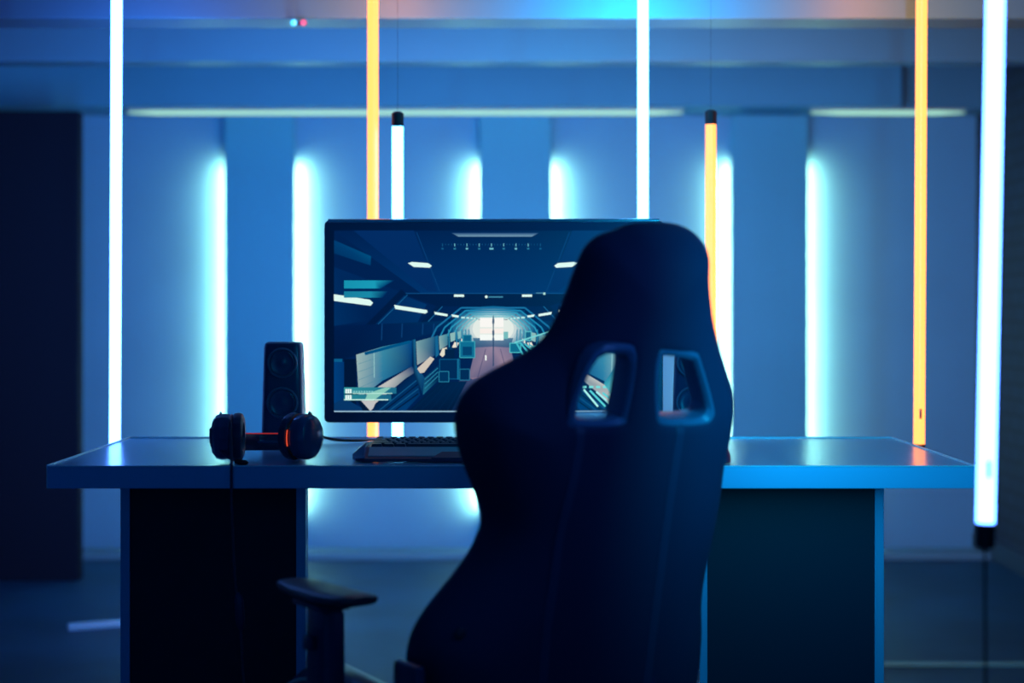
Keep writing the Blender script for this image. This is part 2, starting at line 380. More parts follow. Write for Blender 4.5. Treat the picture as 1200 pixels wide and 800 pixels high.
# white doors
for a, b_ in ((570, 613), (620, 652)):
    S.rect(a, 392, b_, 424, (255, 252, 246)); S.rect(a, 429, b_, 446, (255, 244, 236)); S.rect(a, 450, b_, 470, (250, 255, 250))
S.rect(652, 440, 668, 465, (120, 190, 190))
S.line((616.5, 385), (616.5, 560), 3.5, (28, 66, 104)); S.rect(613, 398, 620, 412, (40, 80, 110)); S.rect(613, 436, 620, 452, (40, 80, 110))
S.line((590, 500), (562, 600), 2, (70, 70, 110), True)
S.rect(588, 522, 593, 540, (250, 255, 250))
# left (and mirrored right) windows, benches and steps
S.rect(62, 545, 98, 716, (0, 62, 124), (0, 52, 110), mirror=True); S.rect(62, 534, 92, 545, (10, 92, 140), mirror=True)
S.rect(98, 535, 140, 720, (0, 18, 50), mirror=True)
S.poly([(62, 690), (98, 670), (180, 716), (62, 716)], (6, 54, 104), True)
G0, G1 = (158, 186, 182), (0, 70, 132)
S.poly([(140, 520), (232, 492), (232, 610), (150, 672)], [G0, (60, 140, 165), (40, 120, 158), (140, 172, 176)], True)
S.poly([(232, 492), (334, 470), (334, 560), (232, 610)], [(60, 140, 165), G1, (0, 50, 106), (40, 120, 158)], True)
for i in range(4): S.line((148, 552+i*28), (232, 524+i*25), 1.5, (80, 140, 160), True)
S.line((202, 505), (203, 600), 3, (150, 200, 200), True)
S.poly([(168, 512), (326, 470), (326, 480), (172, 522)], (0, 84, 132), True)
S.poly([(150, 672), (262, 604), (334, 560), (350, 578), (312, 602), (206, 690)], [(198, 196, 190), (190, 192, 188), (0, 60, 112), (0, 58, 108), (120, 140, 150), (200, 198, 196)], True)
S.poly([(150, 672), (206, 690), (200, 706), (188, 716)], (196, 196, 198), True)
S.poly([(140, 672), (150, 672), (190, 716), (165, 716)], (0, 22, 54), True)
S.poly([(206, 690), (350, 580), (362, 660), (310, 716), (195, 716)], [(0, 26, 66), (0, 34, 78), (0, 50, 100), (0, 60, 116), (0, 36, 80)], True)
for i in range(4): S.line((222+i*18, 712), (356, 604+i*17), 4, (16, 82, 130) if i % 2 == 0 else (0, 20, 54), True)
S.poly([(334, 468), (346, 466), (348, 556), (378, 600), (372, 662), (340, 586)], [(0, 50, 100), (30, 110, 150), (24, 96, 140), (10, 70, 120), (0, 40, 86), (0, 30, 70)], True)
S.poly([(348, 474), (414, 456), (414, 522), (352, 556)], [(120, 165, 170), (20, 90, 130), (0, 66, 116), (150, 170, 172)], True)
S.poly([(352, 568), (398, 526), (412, 534), (376, 582), (362, 584)], (212, 202, 188), True)
S.poly([(376, 600), (426, 556), (426, 608), (372, 660)], [(10, 60, 104), (0, 50, 96), (0, 40, 80), (30, 110, 140)], True)
for i in range(3): S.line((378, 606+i*16), (424, 566+i*14), 3, (40, 130, 160), True)
S.poly([(414, 456), (424, 453), (428, 520), (416, 530)], (20, 100, 146), True)
S.poly([(427, 456), (458, 447), (458, 486), (430, 504)], [(130, 175, 176), (60, 140, 160), (60, 120, 146), (150, 180, 176)], True)
S.poly([(430, 520), (440, 498), (456, 494), (456, 512), (440, 528)], (232, 226, 204), True)
S.poly([(466, 446), (484, 441), (484, 470), (468, 476)], (140, 188, 186), True); S.poly([(472, 496), (482, 476), (498, 478), (490, 494)], (240, 230, 210), True)
S.poly([(492, 440), (504, 437), (504, 462), (494, 466)], (130, 188, 190), True); S.poly([(502, 482), (506, 464), (514, 464), (512, 478)], (240, 232, 214), True)
for x in (461, 487, 508, 520, 531): S.line((x, 432), (x+3, 500-(x-461)*.3), 3.5, (36, 138, 172), True)
# crates and machines
def crate(x0, y0, x1, y1, a, c):
    S.rect(x0, y0, x1, y1, a)
    for p, q in (((x0, y0), (x1, y0)), ((x1, y0), (x1, y1)), ((x1, y1), (x0, y1)), ((x0, y1), (x0, y0))): S.line(p, q, 3, c)
crate(430, 536, 500, 604, (0, 40, 84), (10, 86, 130)); S.rect(448, 500, 482, 534, (0, 30, 66)); S.rect(455, 494, 475, 502, (0, 50, 92))
crate(500, 474, 552, 530, (14, 110, 146), (60, 170, 186)); S.rect(510, 492, 542, 522, (4, 66, 110)); crate(512, 452, 540, 474, (10, 96, 134), (40, 140, 166))
crate(428, 578, 462, 614, (0, 50, 92), (36, 126, 156)); crate(500, 570, 534, 608, (0, 42, 84), (30, 112, 146)); S.line((494, 534), (494, 606), 6, (20, 110, 150))
crate(674, 480, 712, 512, (16, 110, 140), (80, 196, 200)); crate(728, 440, 748, 470, (20, 96, 130), (90, 190, 196))
for i in range(7): S.line((694+i*16, 474+i*4), (724+i*24, 528-i*3), 6, (70, 190, 200))
S.line((690, 478), (812, 440), 5, (120, 214, 214))
for i in range(6): S.line((930+i*22, 640+i*4), (980+i*26, 700), 7, (90, 210, 214) if i % 2 else (170, 240, 236))
for i in range(7): S.rect(925+i*24, 628, 940+i*24, 636, (120, 225, 220))
S.poly([(1000, 620), (1050, 545), (1075, 545), (1075, 690), (1040, 680)], [(40, 150, 170), (0, 70, 120), (60, 160, 180), (220, 255, 250), (120, 220, 214)])
for i in range(4): S.line((1000+i*14, 470+i*16), (1060, 470+i*20), 4, (20, 96, 140))
S.poly([(1048, 520), (1085, 500), (1090, 545), (1060, 560)], (236, 214, 190))
# lights
W_ = (226, 255, 246)
S.poly([(62, 310), (188, 329), (199, 340), (190, 350), (62, 333)], W_, True)
S.poly([(272, 347), (386, 365), (388, 372), (380, 377), (276, 361)], W_, True)
S.poly([(411, 371), (458, 379), (457, 387), (414, 380)], W_, True)
S.poly([(471, 380), (497, 384), (495, 391), (474, 388)], W_, True)
for x, w in ((505, 13), (523, 10), (537, 8), (549, 6)): S.rect(x, 388+(x-505)*.08, x+w, 394+(x-505)*.05, (190, 240, 236), mirror=True)
S.poly([(320, 202), (334, 198), (390, 202), (403, 211), (396, 218), (340, 215)], W_, True)
S.rect(480, 311, 515, 319, W_, mirror=True)
S.poly([(470, 97), (775, 97), (750, 110), (495, 110)], [(20, 62, 114), (20, 62, 114), (118, 158, 182), (118, 158, 182)])
S.poly([(592+5*math.cos(R(a)), 319+5*math.sin(R(a))) for a in range(0, 360, 45)], W_); S.rect(600, 317, 650, 322, (60, 130, 160))
S.rect(765, 304, 795, 308, (70, 130, 160)); S.rect(790, 304, 797, 312, (180, 230, 220))
# on-screen display
A0 = (22, 148, 178)
S.rect(98, 262, 205, 290, A0, (26, 158, 186)); S.poly([(205, 262), (272, 262), (225, 290), (205, 290)], [(26, 158, 186), (0, 50, 104), (0, 70, 120), (26, 158, 186)])
S.rect(98, 300, 190, 322, (24, 130, 160), (26, 140, 170)); S.poly([(190, 300), (250, 300), (232, 322), (190, 322)], [(26, 140, 170), (0, 44, 98), (0, 44, 98), (26, 140, 170)])
for i in range(9):
    x = 440+i*42.5; c = (110, 190, 204) if 0 < i < 8 else (20, 86, 130)
    S.line((x, 134), (x, 144), 3, c); S.rect(x-(7 if i in (4,) else 4), 149, x+(7 if i in (4,) else 4), 155, c if i % 2 == 0 else (40, 116, 150))
    if i < 8:
        for j in (1, 2, 3): S.line((x+j*10.6, 135), (x+j*10.6, 140), 1.5, (30, 96, 140))
S.rect(98, 633, 280, 655, (52, 152, 160), (30, 110, 140)); S.rect(98, 658, 262, 679, (40, 140, 150), (26, 100, 134))
S.poly([(180, 655), (240, 634), (262, 634), (200, 679), (170, 679)], (140, 206, 190))
for y in (639, 660):
    for q in range(3): S.rect(103+q*7.6, y, 109+q*7.6, y+15, (236, 255, 250))
S.line((128, 654), (266, 654), 3, (190, 238, 224)); S.line((98, 676), (252, 676), 3.5, (214, 250, 236))
for i in range(8): S.rect(130+i*9, 645, 136+i*9, 651, (130, 200, 200))
S.rect(50, 714.5, 1185, 720, (150, 190, 214))
M_scr = bpy.data.materials.new('screen_picture'); M_scr.use_nodes = True
nt = M_scr.node_tree; pb = nt.nodes['Principled BSDF']; va = nt.nodes.new('ShaderNodeVertexColor'); va.layer_name = 'Col'
pb.inputs['Base Color'].default_value = (.004, .005, .008, 1); pb.inputs['Roughness'].default_value = .35; pb.inputs['Emission Strength'].default_value = .95
nt.links.new(va.outputs['Color'], pb.inputs['Emission Color'])
scr = obj('screen', S.bm, M_scr, mon, smooth=False)

# ------------------------------------------------------------------ speakers
def speaker(cx, Y, rz, label):
    t = thing('speaker', label, 'speaker', (cx, Y, DZ), rz, 'desktop speakers beside the monitor')
    MW = WM[t.name]; H = .229; D = .11
    bb = NB()
    def sec(z, w, d, e=6): return [MW@p for p in superring((0, D/2+(D-d)*.1, z), (1, 0, 0), (0, 1, 0), w/2, d/2, 40, e)]
    rings(bb, [sec(0, .094, D), sec(.006, .097, D), sec(.12, .092, D-.008), sec(H-.012, .0865, D-.018), sec(H-.003, .082, D-.024), sec(H, .072, D-.034)])
    obj('cabinet', bb, M_plas, t)
    ax = MW.to_3x3()@Vector((0, -1, 0))
    for z, r in ((H-.046, .0325), (H-.136, .034)):
        bb = NB(); o = MW@Vector((0, .0035, z))
        lathe(bb, [(-.002, r*.86), (.0035, r*.88), (.006, r*.95), (.004, r*1.03), (-.002, r*1.05)], o, ax, 48, close=True)
        rg = obj('driver_ring', bb, M_ring, t)
        bb = NB(); lathe(bb, [(-.002, r*.88), (.0042, r*.86), (.0052, r*.8), (.0036, r*.72), (.0018, r*.6), (.0022, r*.34), (.0045, r*.2), (.0056, r*.05)], o, ax, 48)
        obj('driver_cone', bb, M_cone, rg)
    return t
speaker(X_(330.5, 3.75), 3.75, R(3), 'black two-driver desktop speaker standing left of the monitor')
speaker(X_(808, 3.80), 3.76, R(-14), 'black desktop speaker right of the monitor, mostly hidden by the chair')

# cables lying on the desk behind the keyboard
bb = NB(); tube(bb, catmull([P(352, 512, 3.86)*1, P(373, 511, 3.84), P(392, 515, 3.80), P(415, 516, 3.80), P(450, 515.5, 3.84), P(500, 516, 3.84), P(528, 516.5, 3.84), P(548, 513.4, 3.925)], 8), .0032, 8)
for v in bb.verts: v.co.z = max(v.co.z, DZ+.0008) if v.co.z > 0 else v.co.z
tag(obj('desk_cable', bb, M_rub, origin=P(415, 517, 3.74)), 'thin black cable lying along the back of the desk', 'cable')
bb = NB(); tube(bb, catmull([(-.262, 3.70, DZ+.0055), (-.22, 3.705, DZ+.0055), (-.17, 3.66, DZ+.0055), (-.13, 3.60, DZ+.0055), (-.11, 3.535, DZ+.0055)], 8), .005, 8)
tag(obj('keyboard_cable', bb, M_cable, origin=(-.19, 3.8, DZ)), 'thicker black cable running from behind the keyboard', 'cable')

# ------------------------------------------------------------------ keyboard
kx0, kx1 = -.293, .165
kb = thing('keyboard', 'black gaming keyboard with angled left wing in front of the monitor', 'keyboard', ((kx0+kx1)/2, 3.39, DZ))
KY0, KY1 = 3.375, 3.515                     # key field
def kz(y): return DZ+.0215+(y-KY0)/(KY1-KY0)*.005
bb = NB()
pr = [(3.312, DZ+.001), (3.312, DZ+.007), (3.318, DZ+.009), (3.362, DZ+.0265), (3.370, kz(KY0)), (3.520, kz(KY1)), (3.524, DZ+.021), (3.520, DZ+.008), (3.36, DZ+.001)]
def secx(x, s=1, dy=0): return [Vector((x, 3.42+(y-3.42)*s+dy, DZ+.001+(z-DZ-.001)*s)) for y, z in pr]
rings(bb, [secx(kx0-.004, .96), secx(kx0), secx(kx1), secx(kx1+.004, .96)])
obj('case', bb, M_plas, kb, smooth=False)
for s_, x in ((-1, kx0), (1, kx1)):          # wings
    bb = NB()
    o3 = [(x, 3.312), (x+s_*.020, 3.335), (x+s_*.030, 3.375), (x+s_*.016, 3.43), (x+s_*.012, 3.50), (x, 3.522)]
    zt = [DZ+.009, DZ+.006, DZ+.011, DZ+.024, DZ+.027, DZ+.027]
    vb = [bb.verts.new((a, c, DZ+.001)) for a, c in o3]; vt = [bb.verts.new((a, c, z)) for (a, c), z in zip(o3, zt)]
    bb.faces.new(vb[::-1]); c = bb.verts.new((x+s_*.008, 3.42, DZ+.030))
    for i in range(6):
        j = (i+1) % 6; bb.faces.new((vb[i], vb[j], vt[j], vt[i])); bb.faces.new((vt[i], vt[j], c))
    obj('side_wing', bb, M_plasg, kb, smooth=False)
bb = NB()                                     # palm rest with a raised centre tongue
rings(bb, [[Vector((x, y, DZ+z)) for y, z in ((3.323, .009), (3.323, .0125), (3.359, .0270), (3.359, .0240))] for x in (kx0+.006, kx1-.006)])
obj('palm_rest', bb, M_kbd, kb, False)
bb = NB(); c0 = -.065
o2 = [(c0-.095, 3.306), (c0+.095, 3.306), (c0+.075, 3.335), (c0-.075, 3.335)]
vb = [bb.verts.new((a, c, DZ+.001)) for a, c in o2]; vt = [bb.verts.new((a, c, DZ+.0195 if i > 1 else DZ+.010)) for i, (a, c) in enumerate(o2)]
bb.faces.new(vb[::-1]); bb.faces.new(vt)
for i in range(4): bb.faces.new((vb[i], vb[(i+1) % 4], vt[(i+1) % 4], vt[i]))
obj('centre_tongue', bb, M_plas, kb, smooth=False)
rows = [(0, [1]*1+[0.5]+[1]*12+[.4]+[1]*3), (1, [1]*13+[2, .4]+[1]*3+[.4]+[1]*4), (2, [1.5]+[1]*12+[1.5, .4]+[1]*3+[.4]+[1]*4),
        (3, [1.75]+[1]*11+[2.25, 3.8]+[1]*4), (4, [2.25]+[1]*10+[2.75, 1.4, 1, 1.4]+[1]*4), (5, [1.25, 1.25, 1.25, 6.25, 1.25, 1.25, 1.25, 1.25, .4, 1, 1, 1, .4, 2, 1, 1])]
gaps = {(0, 1), (0, 14), (1, 14), (1, 18), (2, 14), (2, 18), (3, 13), (4, 12), (4, 14), (5, 8), (5, 12)}
U = .0193; made = 0; keyspec = []
for r_, ws in rows:
    x = kx0+.007; y1 = KY1-.004-r_*.0225-(0 if r_ == 0 else .003)
    for i, w in enumerate(ws):
        if (r_, i) not in gaps and x+w*U < kx1-.002: keyspec.append((x, y1, w*U))
        x += w*U
keym = {}
for x, y1, w in keyspec:
    q = round(w, 4)
    if q not in keym:
        bb = NB(); h = .0095
        rings(bb, [[Vector((a, b_, z)) for a, b_ in ((i, i), (w-i-.0012, i), (w-i-.0012, .0205-i), (i, .0205-i))] for z, i in ((0, .0), (.003, .0004), (h-.001, .0022), (h, .003))])
        me = bpy.data.meshes.new('key'); bmesh.ops.recalc_face_normals(bb, faces=bb.faces[:]); bb.to_mesh(me); bb.free(); me.materials.append(M_key); keym[q] = me
    o = bpy.data.objects.new('key', keym[q]); COL.objects.link(o); o.parent = kb
    yb = y1-.0205; o.location = WM[kb.name].inverted() @ Vector((x, yb, kz(yb)+.0005)); o.rotation_euler = (math.atan2(.005, KY1-KY0), 0, 0)

# ------------------------------------------------------------------ mouse, mostly behind the chair
ms = thing('mouse', 'black computer mouse near the desk front, just right of the chair back', 'mouse', (.404, 3.34, DZ))
bb = NB(); rs = []
for k in range(13):
    q = k/12; y = 3.285+q*.115; w = .031*math.sin(math.pi*min(.97, max(.03, .06+q*.9)))**.45; h = .036*math.sin(math.pi*(.08+.86*(1-q)**1.0*.9))**.6
    rs.append([Vector((.407+a.x*w, y, DZ+.001+max(0, a.z)*h)) for a in superring((0, 0, 0), (1, 0, 0), (0, 0, 1), 1, 1, 24, 2.4)])
rings(bb, rs); obj('shell', bb, M_plas, ms)
bb = NB(); cyl(bb, (.404, 3.37, DZ+.026), (.410, 3.37, DZ+.026), .009); obj('scroll_wheel', bb, M_rub, ms)

# ------------------------------------------------------------------ headset
hs = thing('headset', 'black gaming headset with red accents lying on the desk', 'headphones', (X_(311, 3.38), 3.38, DZ))
HZc = DZ+.0494
def Zrip(a, n): return lambda q: a*math.sin(n*q)*math.sin(n*q*.37+1)
def cup(cx, cy, ang, s):
    """s=-1 left cup (outer face towards -x), +1 right cup"""
    ax = Vector((s*math.cos(ang), -math.sin(ang), 0)); o = Vector((cx, cy, HZc)); K = {}
    bb = NB()                                  # outer shell, faceted
    lathe(bb, [(-.012, .041), (-.006, .0450), (.010, .0462), (.020, .043), (.027, .034), (.0295, .018), (.030, .001)], o, ax, 12 if s < 0 else 28, sy=1.0)
    sh = obj('cup_shell', bb, M_plasg, hs, smooth=s > 0)
    bb = NB(); lathe(bb, [(-.0125, .043), (-.0105, .0458), (-.0085, .043)], o, ax, 40, close=False); obj('accent_ring', bb, M_red if s > 0 else M_ring, sh)
    bb = NB(); n = 5                           # padded ear cushion
    prof = [(-.014, .030), (-.012, .041), (-.016, .0462), (-.024, .0475), (-.031, .0455), (-.035, .038), (-.034, .029), (-.026, .024), (-.016, .025)]
    lathe(bb, prof, o, ax, 72, ripple=lambda q: .016*math.sin(17*q)*math.sin(5*q+1)+.008*math.sin(31*q), close=True); obj('ear_cushion', bb, M_leather, hs)
    bb = NB(); lathe(bb, [(-.0175, .0300), (-.019, .001)], o, ax, 24, close=False); obj('driver_cover', bb, M_rub, sh)
    if s < 0: bb = NB(); lathe(bb, [(.0285, .021), (.0305, .0215), (.0315, .019), (.0308, .0165), (.0285, .016)], o, ax, 32, close=True); (s < 0) and obj('cup_badge_ring', bb, M_trimc, sh)
    if s > 0:
        bb = NB(); tube(bb, [o-ax*.010+Vector((-.0463*math.sin(ang)*0, 0, 0))+(Vector((0, 0, 1))*math.sin(q)+ax.cross(Vector((0, 0, 1)))*math.cos(q))*.0468 for q in [R(v) for v in range(-20, 21, 5)]], .0010, 8); obj('accent_light', bb, M_redl, sh)
    return o, ax
cl, al = cup(X_(265, 3.33), 3.335, R(4), -1)
cr, ar = cup(X_(355, 3.33), 3.335, R(24), 1)
# headband lies back on the desk
cxm = (cl.x+cr.x)/2; hb = catmull([(cl.x-.006, 3.345, HZc-.008), (cl.x-.004, 3.39, HZc-.014), (cl.x+.020, 3.45, HZc-.020), (cxm-.03, 3.487, HZc-.023), (cxm+.03, 3.487, HZc-.023), (cr.x-.020, 3.45, HZc-.020), (cr.x+.004, 3.39, HZc-.014), (cr.x+.006, 3.345, HZc-.008)], 8)
bb = NB(); tube(bb, hb, .0175, 20, sq=(.26, 1.0), up=(0, 0, 1)); obj('headband', bb, M_leather, hs)
bb = NB(); tube(bb, [p+Vector((0, -.001, .0178)) for p in hb[12:-12]], .0014, 8); obj('headband_piping', bb, M_redd, hs)
bb = NB(); tube(bb, [p+Vector((0, -.0046, .001)) for p in hb[14:-14]], .0042, 10, sq=(.3, 1), up=(0, 0, 1)); obj('headband_cushion', bb, M_plasg, hs)
for o_, i0 in ((cl, 0), (cr, -1)):
    s_ = -1 if i0 == 0 else 1
    bb = NB(); tube(bb, catmull([o_+Vector((s_*.012, .0, .044)), o_+Vector((s_*.014, .030, .034)), o_+Vector((s_*.010, .046, 0)), o_+Vector((s_*.006, .05, -.02))], 6), .005, 10, sq=(.6, 1.4)); obj('cup_yoke', bb, M_plasg, hs)
# microphone boom folded along the left cup
bb = NB(); mp_ = catmull([P(252, 512, 3.305), P(256, 525, 3.30), P(266, 534, 3.29), P(277, 539.5, 3.28), P(289, 541, 3.275)], 8)
tube(bb, mp_, .0034, 10); box(bb, (X_(249, 3.305)-.006, 3.30, HZc-.012), (X_(249, 3.305)+.006, 3.32, HZc+.020), .003); obj('microphone_boom', bb, M_plas, hs)
bb = NB(); tube(bb, [P(276, 540.5, 3.278), P(280, 541.5, 3.275), P(288, 542, 3.272), P(291, 541.8, 3.27)], .006, 14, rfun=lambda t: .0062-.0035*abs(t-.4)**2*4); obj('microphone_tip', bb, M_rub, hs)
# braided cable: over the cup, over the desk edge, down the front
bb = NB(); cbl = catmull([(X_(268, 3.29), 3.30, HZc+.040), (X_(271, 3.29), 3.283, HZc+.030), (X_(271.5, 3.283), 3.277, HZc-.002), (X_(272, 3.275), 3.270, HZc-.030), (X_(271.5, 3.26), 3.262, DZ+.006), (X_(271, 3.23), 3.234, DZ+.0035), (X_(271, 3.232), 3.2322, DZ-.02), (X_(271.5, 3.232), 3.232, DZ-.08), (X_(273, 3.23), 3.23, .62), (X_(276, 3.23), 3.232, .52), (X_(281, 3.23), 3.235, .47), (X_(284, 3.23), 3.235, .36), (X_(289, 3.23), 3.232, .25), (X_(300, 3.23), 3.20, .04), (X_(330, 3.2), 3.24, .004), (X_(380, 3.2), 3.36, .004)], 14)
tube(bb, cbl, .0026, 8, rfun=None); obj('cable', bb, M_cable, hs)
bb = NB(); c = P(281, 716, 3.232); rs = [superring((c.x+dx, c.y, c.z+dz), (1, 0, 0), (0, 1, 0), .009*s_, .006*s_, 20, 3) for dz, s_, dx in ((.036, .35, -.003), (.03, .8, -.002), (.018, 1, -.001), (-.018, 1, .001), (-.03, .8, .002), (-.036, .35, .003))]
rings(bb, rs); obj('volume_control', bb, M_plas, hs)

# ------------------------------------------------------------------ gaming chair
YAW, REC = R(33), R(15)
CB = Vector((.075, 2.75, .44))
ch = thing('gaming_chair', 'black racing-style gaming chair seen from behind, in front of the desk', 'chair', (CB.x, CB.y, 0), YAW)
cs = Vector((math.cos(YAW), math.sin(YAW), 0)); cdv = Vector((-math.sin(YAW), math.cos(YAW), 0)); cz = Vector((0, 0, 1))
cu = (cz*math.cos(REC)-cdv*math.sin(REC)); cf = (cdv*math.cos(REC)+cz*math.sin(REC))
CO = Vector((0, 0, CAMZ))
def onplane(px, py, w):
    d = P(px, py, 1.0)-CO; Q = CB+cf*w
    t = (Q-CO).dot(cf)/d.dot(cf); q = CO+d*t-CB
    return q.dot(cs), q.dot(cu)
def BK(s, u, w): return CB+cs*s+cu*u+cf*w
left = [(722, 267), (700, 275), (684, 290), (672, 316), (661, 346), (648, 373), (632, 397), (608, 416), (580, 431), (555, 447), (538, 468), (532, 490), (533, 512), (541, 542), (553, 572), (562, 600), (561, 618), (551, 642), (534, 667), (510, 697), (490, 724), (479, 748), (475, 775), (476, 800), (484, 835), (505, 858)]
right = [(790, 265), (812, 270), (826, 281), (832, 300), (832, 330), (836, 370), (843, 402), (852, 432), (860, 457), (861, 482), (857, 510), (850, 542), (845, 580), (838, 620), (829, 660), (823, 700), (823, 740), (821, 770), (817, 800), (808, 835), (790, 856)]
WL, WR = .055, .0
ol = [onplane(x, y, WL) for x, y in left]; orr = [(a+.020, b_-(.004 if k < 3 else 0)) for k, (a, b_) in enumerate(onplane(x, y, WR) for x, y in right)]
top = [onplane(757, 266, .02)]
outer = ol[::-1]+top+orr            # bottom-left up, over the top, down the right
def cr2(pts, n, closed=True): return [(p.x, p.y) for p in catmull([(a, b_, 0) for a, b_ in pts], n, closed)]
outer = cr2(outer, 3)
hl = [(697, 413), (727, 407), (738, 413), (738, 436), (730, 481), (722, 494), (673, 495), (667, 485), (675, 456)]
hr = [(769, 413), (776, 410), (808, 415), (815, 425), (828, 470), (828, 484), (818, 493), (775, 494), (766, 482), (765, 437)]
holes = [cr2([onplane(x, y, -.03) for x, y in h], 3) for h in (hl, hr)]
def segdist(Pn, poly):
    A = np.array(poly); B = np.roll(A, -1, 0); out = np.full(len(Pn), 9.)
    for a, b_ in zip(A, B):
        ab = b_-a; t = np.clip(((Pn-a)@ab)/max(ab@ab, 1e-12), 0, 1); out = np.minimum(out, np.linalg.norm(Pn-(a+t[:, None]*ab), axis=1))
    return out
bb = NB(); es = []
for lp in [outer]+holes:
    vs = [bb.verts.new((x, y, 0)) for x, y in lp]; es += [bb.edges.new((vs[i], vs[(i+1) % len(vs)])) for i in range(len(vs))]
bmesh.ops.triangle_fill(bb, edges=es, use_beauty=True)
bmesh.ops.solidify(bb, geom=bb.faces[:], thickness=.06)
bmesh.ops.recalc_face_normals(bb, faces=bb.faces[:])
me = bpy.data.meshes.new('tmp'); bb.to_mesh(me); bb.free()
to = bpy.data.objects.new('tmp', me); COL.objects.link(to)
rm = to.modifiers.new('r', 'REMESH'); rm.mode = 'VOXEL'; rm.voxel_size = .0055
sm = to.modifiers.new('s', 'SMOOTH'); sm.factor = .5; sm.iterations = 4
dg = bpy.context.evaluated_depsgraph_get(); dg.update()
me2 = bpy.data.meshes.new_from_object(to.evaluated_get(dg)); bpy.data.objects.remove(to)
N = len(me2.vertices); co = np.empty(N*3); me2.vertices.foreach_get('co', co); co = co.reshape(-1, 3)
zc = (co[:, 2].max()+co[:, 2].min())/2; co[:, 2] -= zc
d_out = segdist(co[:, :2], outer); d_h = np.minimum(segdist(co[:, :2], holes[0]), segdist(co[:, :2], holes[1]))
ub = [p[1] for p in outer]; UMAX = max(ub)
def bolster(d): return .052*(1-np.clip(d/.13, 0, 1))**2
def half(d, dh):
    a = np.sqrt(np.clip(1-(1-np.clip(d/.05, 0, 1))**2, 0, 1)); b_ = np.sqrt(np.clip(1-(1-np.clip((dh+.006)/.022, 0, 1))**2, 0, 1))
    return a, b_
ha, hb_ = half(d_out, d_h)
sg = np.clip(co[:, 2]/.026, -1, 1)          # negative = back, positive = front
T = .040
nearh = 1-.62*(1-np.clip(d_h/.07, 0, 1))**2
w = sg*T*np.minimum(ha, .55+.45*hb_)*np.where(sg > 0, nearh*1.0, 1)+bolster(d_out)-.004-np.where(sg > 0, .012*(1-np.clip(d_h/.07, 0, 1))**2, 0)
Wd = [np.array(BK(a, b_, c)) for (a, b_), c in zip(co[:, :2], w)]
inv = np.array(WM[ch.name].inverted()); Wd = np.array(Wd); L_ = Wd@inv[:3, :3].T+inv[:3, 3]
me2.vertices.foreach_set('co', L_.ravel()); me2.update(); me2.materials.clear(); me2.materials.append(M_mesh)
for p in me2.polygons: p.use_smooth = True
me2.name = 'backrest'; bo = bpy.data.objects.new('backrest', me2); COL.objects.link(bo); bo.parent = ch; WM[bo.name] = WM[ch.name]
def backw(s, u, lift=0):
    p = np.array([[s, u]]); d = segdist(p, outer); dh = np.minimum(segdist(p, holes[0]), segdist(p, holes[1])); a, b_ = half(d, dh)
    return float((-T*np.minimum(a, .55+.45*b_)+bolster(d)-.004)[0])-lift
for lp in holes:                               # opening trims, back rim and lining through to the front
    cx_ = sum(p[0] for p in lp)/len(lp); cy_ = sum(p[1] for p in lp)/len(lp); bb = NB()
    cwm = backw(cx_+.0, cy_+.075)
    def ring(scale, w_): return [BK(cx_+(x-cx_)*scale, cy_+(y-cy_)*scale*1.0, w_) for x, y in lp]
    w0 = -T*.8-.004
    rings(bb, [ring(1.14, w0+.010), ring(1.12, w0-.003), ring(1.0, w0-.006), ring(.88, w0-.001), ring(.85, w0+.008), ring(.85, -.006), ring(.88, .006), ring(1.06, .010), ring(1.08, .002)], closed=True)
    obj('opening_trim', bb, M_trimc, bo)
for pts in ([(680, 497), (674, 540), (662, 600), (650, 670), (640, 730), (634, 800)], [(797, 496), (790, 540), (781, 600), (772, 670), (763, 740), (756, 800)]):
    bb = NB(); q = catmull([(*onplane(x, y, -.04), 0) for x, y in pts], 10)
    rs = []
    for p in q:
        w_ = backw(p.x, p.y); hw = .0105
        rs.append([BK(p.x-hw, p.y, w_+.004), BK(p.x-hw*.8, p.y, w_-.0012), BK(p.x, p.y, w_-.0018), BK(p.x+hw*.8, p.y, w_-.0012), BK(p.x+hw, p.y, w_+.004)])
    rings(bb, rs); obj('seam_band', bb, M_seam, bo)
# front face: head and lumbar centre panels so the chair reads from the side too
bb = NB(); s0, u0 = onplane(700, 640, 0)
rs = [superring(BK(s0, u0, .030+h), cs, cu, .13*k, .17*k, 40, 4) for h, k in ((0, 1.0), (.010, .98), (.016, .9), (.018, .7))]
rings(bb, rs); obj('lumbar_cushion', bb, M_leather, bo)
# recliner pivot bolt
s0, u0 = onplane(535, 739, 0); bb = NB(); wv = backw(s0, u0); lathe(bb, [(-.004, .009), (.003, .009), (.005, .006), (.0052, .001)], BK(s0, u0, wv), -cf, 20); obj('pivot_bolt', bb, M_pad, bo)

def CL(x, y, z): return Vector((CB.x, CB.y, 0))+cs*(x-.035)+cdv*y+cz*z
